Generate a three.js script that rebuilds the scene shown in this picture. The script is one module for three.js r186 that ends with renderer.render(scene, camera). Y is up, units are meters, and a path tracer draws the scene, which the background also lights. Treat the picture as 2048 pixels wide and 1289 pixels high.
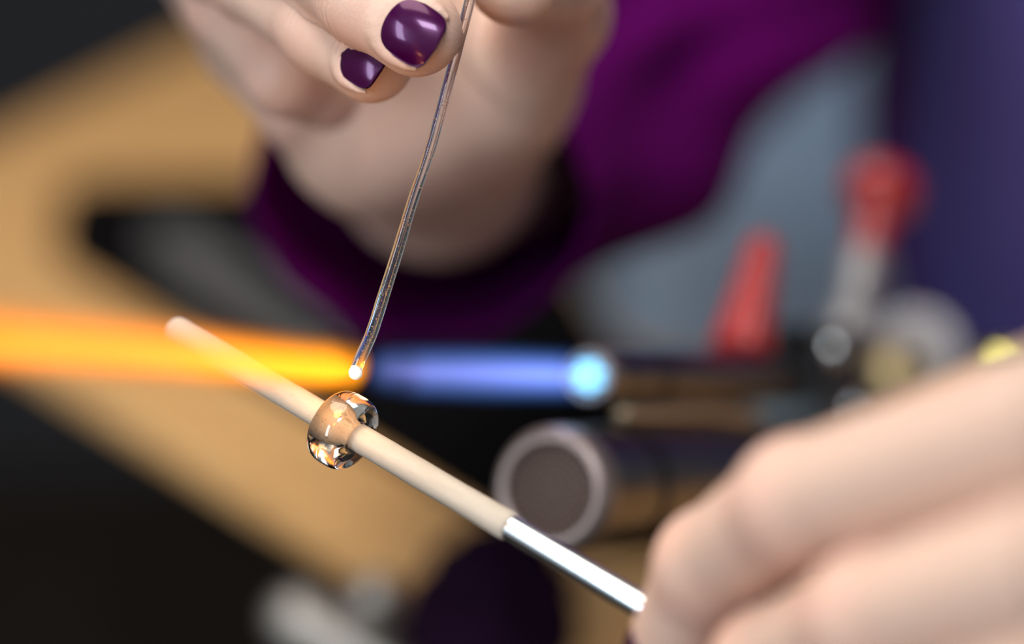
import * as THREE from 'three';
import { RectAreaLightUniformsLib } from 'three/addons/lights/RectAreaLightUniformsLib.js';
import { mergeGeometries } from 'three/addons/utils/BufferGeometryUtils.js';
import { RoundedBoxGeometry } from 'three/addons/geometries/RoundedBoxGeometry.js';
import { ImprovedNoise } from 'three/addons/math/ImprovedNoise.js';

// ------------------------------------------------------------------ camera, light, exposure
const W = 2048, H = 1289, FPX = 6000;                    // focal length in pixels
const V = (x, y, z) => new THREE.Vector3(x, y, z);
const scene = new THREE.Scene();
const renderer = new THREE.WebGLRenderer({ antialias: true });
renderer.toneMapping = THREE.LinearToneMapping;
renderer.toneMappingExposure = 1.25;
renderer.shadowMap.enabled = true;
renderer.shadowMap.type = THREE.PCFSoftShadowMap;
const PITCH = 18 * Math.PI / 180;
const CAM = V(0, 1.10, 0.60);
const camera = new THREE.PerspectiveCamera(2 * Math.atan(H / 2 / FPX) * 180 / Math.PI, W / H, 0.02, 30);
camera.position.copy(CAM);
camera.rotation.x = -PITCH;
camera.focus = 0.600;
camera.userData.fStop = 3.42;
scene.add(camera);
scene.background = new THREE.Color(0x000000);            // a closed room: no sky gets in
RectAreaLightUniformsLib.init();

const RX = V(1, 0, 0), UPC = V(0, Math.cos(PITCH), -Math.sin(PITCH)), FWD = V(0, -Math.sin(PITCH), -Math.cos(PITCH));
// world point seen at pixel (px, py) at depth d
const P = (px, py, d) => CAM.clone().addScaledVector(FWD, d).addScaledVector(RX, (px - W / 2) / FPX * d).addScaledVector(UPC, (H / 2 - py) / FPX * d);
// world point on a level plane
const onPlane = (px, py, y) => { const r = P(px, py, 1).sub(CAM); return CAM.clone().addScaledVector(r, (y - CAM.y) / r.y); };

const KEY = { ring: 0.09, window: 11.0, ceiling: 3.7, front: 16.0, flame: 0.0009 };  // front: added fill lamp; window and ceiling: sources out of view

// ------------------------------------------------------------------ helpers
const names = new Map();
function numbered(n) { const k = names.get(n) || 0; names.set(n, k + 1); return k ? n + '_' + String(k).padStart(3, '0') : n; }
function shade(o) { o.traverse((c) => { if (c.isMesh) { c.castShadow = true; c.receiveShadow = true; } }); return o; }
function tag(o, label, category, group, kind) {
  o.userData.label = label; if (category) o.userData.category = category;
  if (group) o.userData.group = group; if (kind) o.userData.kind = kind; return o;
}
function thing(name, pos, label, category, group) { const g = new THREE.Group(); g.name = numbered(name); if (pos) g.position.copy(pos); scene.add(g); return tag(g, label, category, group); }
// adds a mesh whose geometry is given in world axes; the parent only translates
function part(name, geo, mat, parent, label) {
  const m = new THREE.Mesh(geo, mat); m.name = numbered2(parent, name); parent.add(m);
  if (label) m.userData.label = label; m.castShadow = m.receiveShadow = true; return m;
}
function numbered2(parent, n) { let k = 0, name = n; const used = new Set(parent.children.map((c) => c.name)); while (used.has(name)) name = n + '_' + String(++k).padStart(3, '0'); return name; }
const moved = (geo, v) => { geo.translate(-v.x, -v.y, -v.z); return geo; };
function structure(name, geo, mat, label) { const m = new THREE.Mesh(geo, mat); m.name = name; m.userData.kind = 'structure'; if (label) m.userData.label = label; m.castShadow = m.receiveShadow = true; scene.add(m); return m; }
function rng(s) { return () => { s = (s + 0x6d2b79f5) | 0; let t = Math.imul(s ^ (s >>> 15), 1 | s); t = (t + Math.imul(t ^ (t >>> 7), 61 | t)) ^ t; return ((t ^ (t >>> 14)) >>> 0) / 4294967296; }; }
const noise = new ImprovedNoise();
const N3 = (x, y, z) => noise.noise(x + 50.3, y + 31.7, z + 17.9);
const clamp = (x, a, b) => Math.min(b, Math.max(a, x)), lerp = (a, b, t) => a + (b - a) * t, sstep = (a, b, x) => { const t = clamp((x - a) / (b - a), 0, 1); return t * t * (3 - 2 * t); };
function tex(w, h, fn, srgb = true, rx = 1, ry = 1) {
  const d = new Uint8Array(w * h * 4);
  for (let j = 0; j < h; j++) for (let i = 0; i < w; i++) { const c = fn(i / w, j / h, i, j); for (let k = 0; k < 3; k++) d[(j * w + i) * 4 + k] = clamp(Math.round(c[k] ?? c[0]), 0, 255); d[(j * w + i) * 4 + 3] = 255; }
  const t = new THREE.DataTexture(d, w, h, THREE.RGBAFormat); t.wrapS = t.wrapT = THREE.RepeatWrapping; t.magFilter = THREE.LinearFilter; t.minFilter = THREE.LinearMipmapLinearFilter; t.generateMipmaps = true;
  if (srgb) t.colorSpace = THREE.SRGBColorSpace; t.repeat.set(rx, ry); t.needsUpdate = true; return t;
}
const std = (o) => new THREE.MeshStandardMaterial(o), phys = (o) => new THREE.MeshPhysicalMaterial(o);
// periodic noise on a torus-like tile
const tileN = (u, v, f, s = 0) => { const a = u * 2 * Math.PI, b = v * 2 * Math.PI, r = f / 6.283; return N3(Math.cos(a) * r + s, Math.sin(a) * r + Math.cos(b) * r, Math.sin(b) * r - s); };
// tube along points with a radius per point; closed ends with domes
function sweep(pts, radii, seg = 24, cap = true) {
  const n = pts.length, pos = [], idx = [], uv = [];
  let ref = V(0, 1, 0); const t0 = pts[1].clone().sub(pts[0]).normalize(); if (Math.abs(t0.dot(ref)) > 0.9) ref = V(1, 0, 0);
  let len = 0, prev = null;
  for (let i = 0; i < n; i++) {
    const t = pts[Math.min(i + 1, n - 1)].clone().sub(pts[Math.max(i - 1, 0)]).normalize();
    if (prev) ref.copy(prev);
    const a = ref.clone().addScaledVector(t, -ref.dot(t)).normalize(), b = t.clone().cross(a); prev = a;
    if (i) len += pts[i].distanceTo(pts[i - 1]);
    for (let k = 0; k <= seg; k++) { const w = k / seg * 2 * Math.PI, q = pts[i].clone().addScaledVector(a, Math.cos(w) * radii[i]).addScaledVector(b, Math.sin(w) * radii[i]); pos.push(q.x, q.y, q.z); uv.push(w * radii[i], len); }
  }
  for (let i = 0; i < n - 1; i++) for (let k = 0; k < seg; k++) { const o = i * (seg + 1) + k; idx.push(o, o + 1, o + seg + 1, o + 1, o + seg + 2, o + seg + 1); }
  const g = new THREE.BufferGeometry(); g.setAttribute('position', new THREE.Float32BufferAttribute(pos, 3)); g.setAttribute('uv', new THREE.Float32BufferAttribute(uv, 2)); g.setIndex(idx); g.computeVertexNormals();
  // seam normals
  const nn = g.attributes.normal; for (let i = 0; i < n; i++) { const a = i * (seg + 1), b = a + seg; const q = V(nn.getX(a) + nn.getX(b), nn.getY(a) + nn.getY(b), nn.getZ(a) + nn.getZ(b)).normalize(); nn.setXYZ(a, q.x, q.y, q.z); nn.setXYZ(b, q.x, q.y, q.z); }
  return g;
}
// adds rounded ends to a list of axis points and radii
function domed(pts, radii, steps = 6) {
  const p = pts.map((q) => q.clone()), r = radii.slice(), n = p.length;
  const t0 = p[0].clone().sub(p[1]).normalize(), t1 = p[n - 1].clone().sub(p[n - 2]).normalize(), A = [], RA = [], B = [], RB = [];
  for (let k = 1; k <= steps; k++) { const w = k / steps * Math.PI / 2, s = Math.max(Math.cos(w), 0.002); A.unshift(p[0].clone().addScaledVector(t0, Math.sin(w) * r[0])); RA.unshift(r[0] * s); B.push(p[n - 1].clone().addScaledVector(t1, Math.sin(w) * r[n - 1])); RB.push(r[n - 1] * s); }
  return [[...A, ...p, ...B], [...RA, ...r, ...RB]];
}
const rod = (pts, radii, seg) => sweep(...domed(pts, radii), seg);
// lathe whose axis runs from a along dir; profile = [[axial, radius], ...]
function turned(a, dir, profile, seg = 48) {
  const g = new THREE.LatheGeometry(profile.map(([s, r]) => new THREE.Vector2(Math.max(r, 1e-6), s)), seg);
  g.applyQuaternion(new THREE.Quaternion().setFromUnitVectors(V(0, 1, 0), dir.clone().normalize())); g.translate(a.x, a.y, a.z); return g;
}

// ------------------------------------------------------------------ signed distance modelling
const smin = (a, b, k) => { const h = Math.max(k - Math.abs(a - b), 0) / k; return Math.min(a, b) - h * h * k * 0.25; };
const smax = (a, b, k) => -smin(-a, -b, k);
function cone(a, b, r1, r2) {                                 // rounded cone between two joints
  const bx = b.x - a.x, by = b.y - a.y, bz = b.z - a.z, l2 = bx * bx + by * by + bz * bz, rr = r1 - r2, a2 = l2 - rr * rr, il2 = 1 / l2;
  const f = (x, y, z) => {
    const px = x - a.x, py = y - a.y, pz = z - a.z, yv = px * bx + py * by + pz * bz, zv = yv - l2;
    const qx = px * l2 - bx * yv, qy = py * l2 - by * yv, qz = pz * l2 - bz * yv, x2 = qx * qx + qy * qy + qz * qz, y2 = yv * yv * l2, z2 = zv * zv * l2, k = Math.sign(rr) * rr * rr * x2;
    if (Math.sign(zv) * a2 * z2 > k) return Math.sqrt(x2 + z2) * il2 - r2;
    if (Math.sign(yv) * a2 * y2 < k) return Math.sqrt(x2 + y2) * il2 - r1;
    return (Math.sqrt(x2 * a2 * il2) + yv * rr) * il2 - r1;
  };
  f.seg = [a, b, r1, r2]; return f;
}
const ball = (c, r) => { const f = (x, y, z) => Math.hypot(x - c.x, y - c.y, z - c.z) - r; f.seg = [c, c.clone().add(V(1e-4, 0, 0)), r, r]; return f; };
function ellipsoid(c, rx, ry, rz, q) {
  const qi = q ? q.clone().invert() : null, v = V(0, 0, 0), m = Math.min(rx, ry, rz);
  return (x, y, z) => { v.set(x - c.x, y - c.y, z - c.z); if (qi) v.applyQuaternion(qi); const k = Math.hypot(v.x / rx, v.y / ry, v.z / rz); const g = Math.hypot(v.x / rx / rx, v.y / ry / ry, v.z / rz / rz); return g < 1e-9 ? -m : k * (k - 1) / g; };
}
const chain = (pts, radii) => pts.slice(1).map((p, i) => cone(pts[i], p, radii[i], radii[i + 1]));
const blend = (parts, k) => (x, y, z) => { let d = parts[0](x, y, z); for (let i = 1; i < parts.length; i++) d = smin(d, parts[i](x, y, z), k); return d; };
// surface nets over a box, blocks far from the surface are skipped
function skin(f, lo, hi, c, smooth = true) {
  const nx = Math.ceil((hi.x - lo.x) / c) + 1, ny = Math.ceil((hi.y - lo.y) / c) + 1, nz = Math.ceil((hi.z - lo.z) / c) + 1, S = nx * ny;
  const F = new Float32Array(S * nz).fill(1), B = 6;
  for (let k = 0; k < nz; k += B) for (let j = 0; j < ny; j += B) for (let i = 0; i < nx; i += B) {
    const d = f(lo.x + (i + B / 2) * c, lo.y + (j + B / 2) * c, lo.z + (k + B / 2) * c), far = Math.abs(d) > B * c * 1.35 + c;
    for (let kk = k; kk < Math.min(k + B, nz); kk++) for (let jj = j; jj < Math.min(j + B, ny); jj++) for (let ii = i; ii < Math.min(i + B, nx); ii++) F[ii + jj * nx + kk * S] = far ? d : f(lo.x + ii * c, lo.y + jj * c, lo.z + kk * c);
  }
  const id = new Int32Array(S * nz).fill(-1), pos = [], idx = [];
  const E = [[0, 1], [0, 2], [0, 4], [1, 3], [1, 5], [2, 3], [2, 6], [3, 7], [4, 5], [4, 6], [5, 7], [6, 7]], off = [0, 1, nx, nx + 1, S, S + 1, S + nx, S + nx + 1];
  for (let k = 0; k < nz - 1; k++) for (let j = 0; j < ny - 1; j++) for (let i = 0; i < nx - 1; i++) {
    const o = i + j * nx + k * S; let m = 0; for (let q = 0; q < 8; q++) if (F[o + off[q]] < 0) m |= 1 << q;
    if (m === 0 || m === 255) continue;
    let x = 0, y = 0, z = 0, n = 0;
    for (const [a, b] of E) { if (((m >> a) & 1) === ((m >> b) & 1)) continue; const fa = F[o + off[a]], fb = F[o + off[b]], t = fa / (fa - fb); x += lerp(a & 1, b & 1, t); y += lerp((a >> 1) & 1, (b >> 1) & 1, t); z += lerp((a >> 2) & 1, (b >> 2) & 1, t); n++; }
    id[o] = pos.length / 3; pos.push(lo.x + (i + x / n) * c, lo.y + (j + y / n) * c, lo.z + (k + z / n) * c);
  }
  for (let k = 1; k < nz - 1; k++) for (let j = 1; j < ny - 1; j++) for (let i = 1; i < nx - 1; i++) {
    const o = i + j * nx + k * S, a = F[o] < 0;
    const quad = (p, q, r, s, flip) => { if (p < 0 || q < 0 || r < 0 || s < 0) return; if (flip) idx.push(p, r, q, p, s, r); else idx.push(p, q, r, p, r, s); };
    if (a !== F[o + 1] < 0) quad(id[o - nx - S], id[o - S], id[o], id[o - nx], !a);
    if (a !== F[o + nx] < 0) quad(id[o - 1 - S], id[o - 1], id[o], id[o - S], !a);
    if (a !== F[o + S] < 0) quad(id[o - 1 - nx], id[o - nx], id[o], id[o - 1], !a);
  }
  const g = new THREE.BufferGeometry(), nor = new Float32Array(pos.length), e = c * 0.5;
  for (let i = 0; i < pos.length; i += 3) {
    let x = pos[i], y = pos[i + 1], z = pos[i + 2];
    for (let it = 0; it < (smooth ? 2 : 1); it++) {
      const gx = f(x + e, y, z) - f(x - e, y, z), gy = f(x, y + e, z) - f(x, y - e, z), gz = f(x, y, z + e) - f(x, y, z - e), l = Math.hypot(gx, gy, gz) || 1;
      nor[i] = gx / l; nor[i + 1] = gy / l; nor[i + 2] = gz / l;
      if (smooth && it === 0) { const d = clamp(f(x, y, z), -c, c); x -= nor[i] * d; y -= nor[i + 1] * d; z -= nor[i + 2] * d; pos[i] = x; pos[i + 1] = y; pos[i + 2] = z; }
    }
  }
  g.setAttribute('position', new THREE.Float32BufferAttribute(pos, 3)); g.setAttribute('normal', new THREE.BufferAttribute(nor, 3)); g.setIndex(idx); return g;
}

// ------------------------------------------------------------------ the room
const M = {};
M.wallDark = std({ color: new THREE.Color().setRGB(0.032, 0.031, 0.034), roughness: 0.9 });
M.wallLight = std({ color: new THREE.Color().setRGB(0.40, 0.40, 0.41), roughness: 0.9 });
M.ceil = std({ color: new THREE.Color().setRGB(0.52, 0.52, 0.51), roughness: 0.95 });
M.floor = phys({ color: 0xffffff, roughness: 0.8, specularIntensity: 0.25, map: tex(256, 256, (u, v) => { const n = tileN(u, v, 9) * 8 + tileN(u, v, 31, 3) * 6; return [46 + n, 38 + n, 33 + n]; }, true, 3, 3) });
const X0 = -1.7, X1 = 1.8, Z0 = -2.3, Z1 = 1.9, YC = 2.55, T = 0.12;
const boxAt = (x0, y0, z0, x1, y1, z1) => { const g = new THREE.BoxGeometry(x1 - x0, y1 - y0, z1 - z0); g.translate((x0 + x1) / 2, (y0 + y1) / 2, (z0 + z1) / 2); return g; };
structure('floor', boxAt(X0 - T, -T, Z0 - T, X1 + T, 0, Z1 + T), M.floor, 'dark floor of the workshop');
structure('ceiling', boxAt(X0 - T, YC, Z0 - T, X1 + T, YC + T, Z1 + T), M.ceil, 'pale ceiling');
structure('wall_back', boxAt(X0 - T, 0, Z0 - T, X1 + T, YC, Z0), M.wallDark, 'dark wall behind the bench');
structure('wall_right', boxAt(X1, 0, Z0, X1 + T, YC, Z1), M.wallLight, 'grey wall to the right');
structure('wall_front', boxAt(X0 - T, 0, Z1, X1 + T, YC, Z1 + T), M.wallLight, 'grey wall behind the photographer');
const WZ0 = 1.15, WZ1 = 1.80, WY0 = 0.85, WY1 = 2.25;
structure('wall_left', mergeGeometries([boxAt(X0 - T, 0, Z0, X0, YC, WZ0), boxAt(X0 - T, 0, WZ1, X0, YC, Z1), boxAt(X0 - T, 0, WZ0, X0, WY0, WZ1), boxAt(X0 - T, WY1, WZ0, X0, YC, WZ1)]), M.wallLight, 'grey wall with an unseen window');
{ // unseen frosted window, placed to light hands and mandrel from the left
  const w = new THREE.Group(); w.name = 'window_1'; w.userData.kind = 'structure'; w.userData.label = 'unseen frosted window full of daylight'; scene.add(w);
  const fx = X0 - 0.08, gx = X0 - 0.02;
  part('unseen_window_frame', mergeGeometries([boxAt(fx, WY0, WZ0, gx, WY1, WZ0 + 0.05), boxAt(fx, WY0, WZ1 - 0.05, gx, WY1, WZ1), boxAt(fx, WY0, WZ0, gx, WY0 + 0.05, WZ1), boxAt(fx, WY1 - 0.05, WZ0, gx, WY1, WZ1), boxAt(fx, WY0, (WZ0 + WZ1) / 2 - 0.02, gx, WY1, (WZ0 + WZ1) / 2 + 0.02)]), std({ color: 0xcfd2d4, roughness: 0.5 }), w);
  part('unseen_window_pane', boxAt(X0 - 0.055, WY0 + 0.04, WZ0 + 0.04, X0 - 0.047, WY1 - 0.04, WZ1 - 0.04), std({ color: 0x888888, roughness: 0.6, emissive: new THREE.Color().setRGB(0.70, 0.86, 1.0), emissiveIntensity: 2.2 }), w);
  const l = new THREE.RectAreaLight(new THREE.Color().setRGB(0.72, 0.87, 1.0), KEY.window, WZ1 - WZ0 - 0.1, WY1 - WY0 - 0.1);
  l.position.set(X0 + 0.005, (WY0 + WY1) / 2, (WZ0 + WZ1) / 2); l.lookAt(0, (WY0 + WY1) / 2, (WZ0 + WZ1) / 2); l.name = 'unseen_window_daylight'; w.add(l);
}
function unseenCeilingLamp(c, w, d, power, tint, label) {
  const g = thing('unseen_ceiling_lamp', c, label, 'lamp', 'unseen ceiling lamps');
  const bar = std({ color: 0xdddddd, roughness: 0.5 });
  part('lamp_frame', boxAt(-w / 2 - 0.03, -0.05, -d / 2 - 0.03, w / 2 + 0.03, -0.001, d / 2 + 0.03), bar, g);
  part('lamp_diffuser', boxAt(-w / 2, -0.056, -d / 2, w / 2, -0.0505, d / 2), std({ color: 0x999999, emissive: tint, emissiveIntensity: power * 0.45 }), g);
  const l = new THREE.RectAreaLight(tint, power, w, d); l.position.set(0, -0.06, 0); l.rotation.x = -Math.PI / 2; l.name = 'unseen_ceiling_lamp_light'; g.add(l);
}
unseenCeilingLamp(V(-0.30, YC, 0.05), 0.94, 0.94, KEY.ceiling, new THREE.Color().setRGB(1, 0.92, 0.80), 'unseen square white ceiling lamp straight above the workbench');  // out of view, placed for the bright streak along the mandrel
unseenCeilingLamp(V(-0.10, YC, 1.50), 0.7, 0.6, KEY.front, new THREE.Color().setRGB(0.80, 0.91, 1.0), 'small white fill lamp added on the ceiling behind the photographer');  // added fill, brightens the sides of the hands that face the camera
// grey cabinet behind the worker
const TY = 0.74;
{
  const x0 = 0.052, x1 = 0.95, z1 = -0.80, z0 = -1.25, hgt = 1.25, c = V((x0 + x1) / 2, 0, (z0 + z1) / 2);
  const g = thing('storage_cabinet', c, 'smooth light grey metal cabinet standing behind the worker', 'cabinet');
  const grey = std({ color: 0xffffff, roughness: 0.55, map: tex(128, 128, (u, v) => { const n = tileN(u, v, 20) * 5; return [170 + n, 187 + n, 206 + n]; }) });
  const add = (n, b, parent = g, m = grey) => part(n, moved(b, c), m, parent);
  add('carcass', boxAt(x0, 0.06, z0, x1, hgt, z1 - 0.022));
  add('plinth', boxAt(x0 + 0.02, 0, z0, x1 - 0.02, 0.06, z1 - 0.05), g, M.wallDark);
  const xm = (x0 + x1) / 2, pull = std({ color: 0x555a5e, roughness: 0.3, metalness: 1 });
  for (const [a, b, hx] of [[x0 + 0.002, xm - 0.0015, xm - 0.05], [xm + 0.0015, x1 - 0.002, xm + 0.05]]) {
    const rb = new RoundedBoxGeometry(b - a, hgt - 0.07, 0.02, 2, 0.004); rb.translate((a + b) / 2, 0.065 + (hgt - 0.07) / 2, z1 - 0.011);
    const d = add('door', rb); add('handle', rod([V(hx, 0.95, z1 + 0.02), V(hx, 1.1, z1 + 0.02)], [0.006, 0.006], 12), d, pull);
  }
}

// ------------------------------------------------------------------ bench, mat and things lying on them
const flat = (pts, y0, y1, bevel = 0.002) => {
  const s = new THREE.Shape(pts.map((p) => new THREE.Vector2(p.x, -p.z)));
  const g = new THREE.ExtrudeGeometry(s, { depth: y1 - y0 - 2 * bevel, bevelEnabled: bevel > 0, bevelThickness: bevel, bevelSize: bevel, bevelOffset: -bevel, bevelSegments: 2, curveSegments: 8 });
  g.rotateX(-Math.PI / 2); g.translate(0, y0 + bevel, 0); return g;
};
function roundedPoly(pts, r) { // rounds every corner of a plan polygon
  const out = [], n = pts.length;
  for (let i = 0; i < n; i++) {
    const p = pts[i], a = pts[(i + n - 1) % n].clone().sub(p), b = pts[(i + 1) % n].clone().sub(p), q = Math.min(r, a.length() * 0.45, b.length() * 0.45); a.normalize(); b.normalize();
    const A = p.clone().addScaledVector(a, q), B = p.clone().addScaledVector(b, q);
    for (let k = 0; k <= 6; k++) { const t = k / 6; out.push(A.clone().multiplyScalar((1 - t) * (1 - t)).addScaledVector(p, 2 * t * (1 - t)).addScaledVector(B, t * t)); }
  }
  return out;
}
const woodTex = tex(512, 512, (u, v) => { const g = tileN(u, v * 0.999, 3) * 0.6 + tileN(u, v, 7, 2) * 0.25; const ring = Math.sin((v * 26 + g * 5) * 2 * Math.PI / 2) * 0.5 + 0.5; const f = tileN(u, v, 60, 5) * 6; return [224 - ring * 16 + f, 172 - ring * 17 + f, 112 - ring * 16 + f]; }, true, 3, 3);
{
  const B = onPlane(-260, 392, TY), C = onPlane(800, -120, TY), E = onPlane(1236, 690, TY), A = onPlane(-260, 510, TY), Hh = onPlane(1500, 1620, TY);
  const poly = [A, Hh, V(0.75, TY, Hh.z), V(0.75, TY, -0.22), E, C, B];
  const c = V(0, 0, -0.3), g = thing('workbench', c, 'pale tan wooden workbench with a slanting front edge', 'workbench');
  part('tabletop', moved(flat(roundedPoly(poly, 0.03), TY - 0.010, TY, 0.002), c), std({ color: 0xffffff, map: woodTex, roughness: 0.55 }), g);
  const leg = std({ color: 0x1c1a19, roughness: 0.6 });
  for (const [x, z] of [[0.30, -0.10], [0.68, -0.08], [0.68, -0.26], [0.0, -0.60], [0.30, -0.33]]) part('leg', moved(boxAt(x - 0.025, 0, z - 0.025, x + 0.025, TY - 0.010, z + 0.025), c), leg, g);
}
const MY = TY + 0.004;
{
  const q = [[104, 500], [128, 356], [1036, 348], [1226, 688], [1420, 780], [2300, 1000], [2300, 1180], [1320, 1096], [1010, 1036]].map(([a, b]) => onPlane(a, b, MY));
  const c = V(0, TY, -0.3);
  const m = part('heat_mat', moved(flat(roundedPoly(q.reverse(), 0.022), TY + 0.0002, MY, 0.001), c), phys({ color: 0xffffff, roughness: 0.75, specularIntensity: 0.04, map: tex(256, 256, (u, v) => { const n = tileN(u, v, 40) * 5 + tileN(u, v, 11, 4) * 3; return [15 + n, 13 + n, 14 + n]; }, true, 6, 6) }), scene);
  m.position.copy(c); tag(m, 'black heatproof mat lying on the tan workbench under the torch', 'mat');
}
const steel = std({ color: 0xb9bcc0, roughness: 0.22, metalness: 1 });
const steelBright = std({ color: 0xdfe3e6, roughness: 0.16, metalness: 1 });
const clampSteel = std({ color: 0xa59a90, roughness: 0.5, metalness: 0.9 });
const steelDull = std({ color: 0xcfcac6, roughness: 0.45, metalness: 1 });
{ // tweezers on the mat, behind the flame
  const a = onPlane(335, 465, MY + 0.006), b = onPlane(640, 705, MY + 0.004), d = b.clone().sub(a), n = V(-d.z, 0, d.x).normalize();
  const g = thing('tweezers', a, 'grey steel tweezers lying slantwise on the black mat behind the flame', 'tweezers');
  for (const s of [-1, 1]) {
    const pts = [], r = []; for (let k = 0; k <= 14; k++) { const t = k / 14; pts.push(a.clone().lerp(b, t).addScaledVector(n, s * (0.0030 + 0.007 * Math.sin(t * Math.PI * 0.93))).setY(MY + 0.0035)); r.push(lerp(0.0068, 0.0022, t * t)); }
    part('arm', moved(rod(pts, r, 14), a), steelDull, g);
  }
  part('joint', moved(rod([a.clone(), a.clone().lerp(b, 0.12)].map((v) => v.setY(MY + 0.0045)), [0.0045, 0.004], 18), a), steelDull, g);
}
{ // clamp at the near edge of the bench
  const a = P(600, 1240, 0.925), b = P(850, 1400, 0.915), k = P(745, 1195, 0.905), g = thing('bench_clamp', a, 'shiny steel clamp handle with a round knob below the bench edge', 'clamp');
  part('handle_bar', moved(rod([a, a.clone().lerp(b, 0.5), b], [0.0105, 0.0095, 0.009], 24), a), clampSteel, g);
  part('knob', moved(turned(k.clone().add(V(0, -0.008, 0)), V(0.15, 1, 0.1), [[-0.002, 0], [-0.001, 0.004], [0.002, 0.0075], [0.007, 0.009], [0.012, 0.0075], [0.0155, 0.004], [0.0165, 0]], 32), a), clampSteel, g);
  const s = a.clone().lerp(b, 0.6);
  part('screw', moved(rod([k, s], [0.0035, 0.0035], 14), a), steelDull, g);
  const top = s.clone().add(V(0.02, 0, 0.03));
  part('jaw', moved(rod([s, s.clone().add(V(0.03, -0.03, 0.05)), V(s.x + 0.05, TY - 0.04, s.z + 0.02)], [0.006, 0.007, 0.006], 14), a), steelDull, g);
}
const clothFold = (m) => m;
const purpleCloth = phys({ color: new THREE.Color().setRGB(0.012, 0.003, 0.012), roughness: 0.95, specularIntensity: 0.1 });
{ // crumpled dark cloth on the front of the bench
  const c = onPlane(985, 1235, TY), R = 0.019;
  const f = (x, y, z) => { const u = (x - c.x) / 0.021, w = (z - c.z) / 0.05, h = 0.018 * Math.exp(-(u * u + w * w) * 1.1) * (1 + 0.5 * N3(x * 90, 3, z * 70)) + 0.003; const e = (Math.hypot(u, w) - 1.25 - 0.2 * N3(x * 60, 9, z * 60)) * 0.02; return smax(Math.max(y - (TY + h), TY + 0.0006 - y) * 0.7, e, 0.004); };
  const m = part('polishing_cloth', moved(skin(f, V(c.x - 0.05, TY - 0.002, c.z - 0.1), V(c.x + 0.05, TY + 0.04, c.z + 0.1), 0.0018), c), purpleCloth, scene);
  m.position.copy(c); tag(m, 'crumpled dark purple cloth on the front of the bench beside the mandrel', 'cloth');
}

// ------------------------------------------------------------------ the torch
const camDir = (x, y, z) => V(0, 0, 0).addScaledVector(RX, x).addScaledVector(UPC, y).addScaledVector(FWD, -z);
const tz = camDir(-0.438, 0.023, 0.9).normalize();                 // the way the flame points
const ty = UPC.clone().addScaledVector(tz, -UPC.dot(tz)).normalize(), tx = ty.clone().cross(tz);
const TO = P(1180, 752, 0.702);                                    // centre of the small upper burner face
const tp = (x, y, z) => TO.clone().addScaledVector(tx, x).addScaledVector(ty, y).addScaledVector(tz, z);
const torchSteel = std({ color: 0x5d5553, roughness: 0.30, metalness: 1 });
const paleMetal = std({ color: 0x96908f, roughness: 0.5, metalness: 0.5 });
const torchDark = std({ color: 0x0c0b0c, roughness: 0.35, metalness: 0.2 });
const faceBrown = std({ color: 0x8f7f78, roughness: 0.5, metalness: 0.6 });
const plateBrown = std({ color: 0x4c3c34, roughness: 0.6, metalness: 0.4 });
const faceRim = std({ color: 0x8a7871, roughness: 0.42, metalness: 0.75 });
const redPlastic = phys({ color: 0x9c1114, roughness: 0.38, clearcoat: 0.4, clearcoatRoughness: 0.25 });
const torch = thing('bench_torch', TO, 'bench torch with two stacked steel burners and red valve knobs', 'torch');
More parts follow.
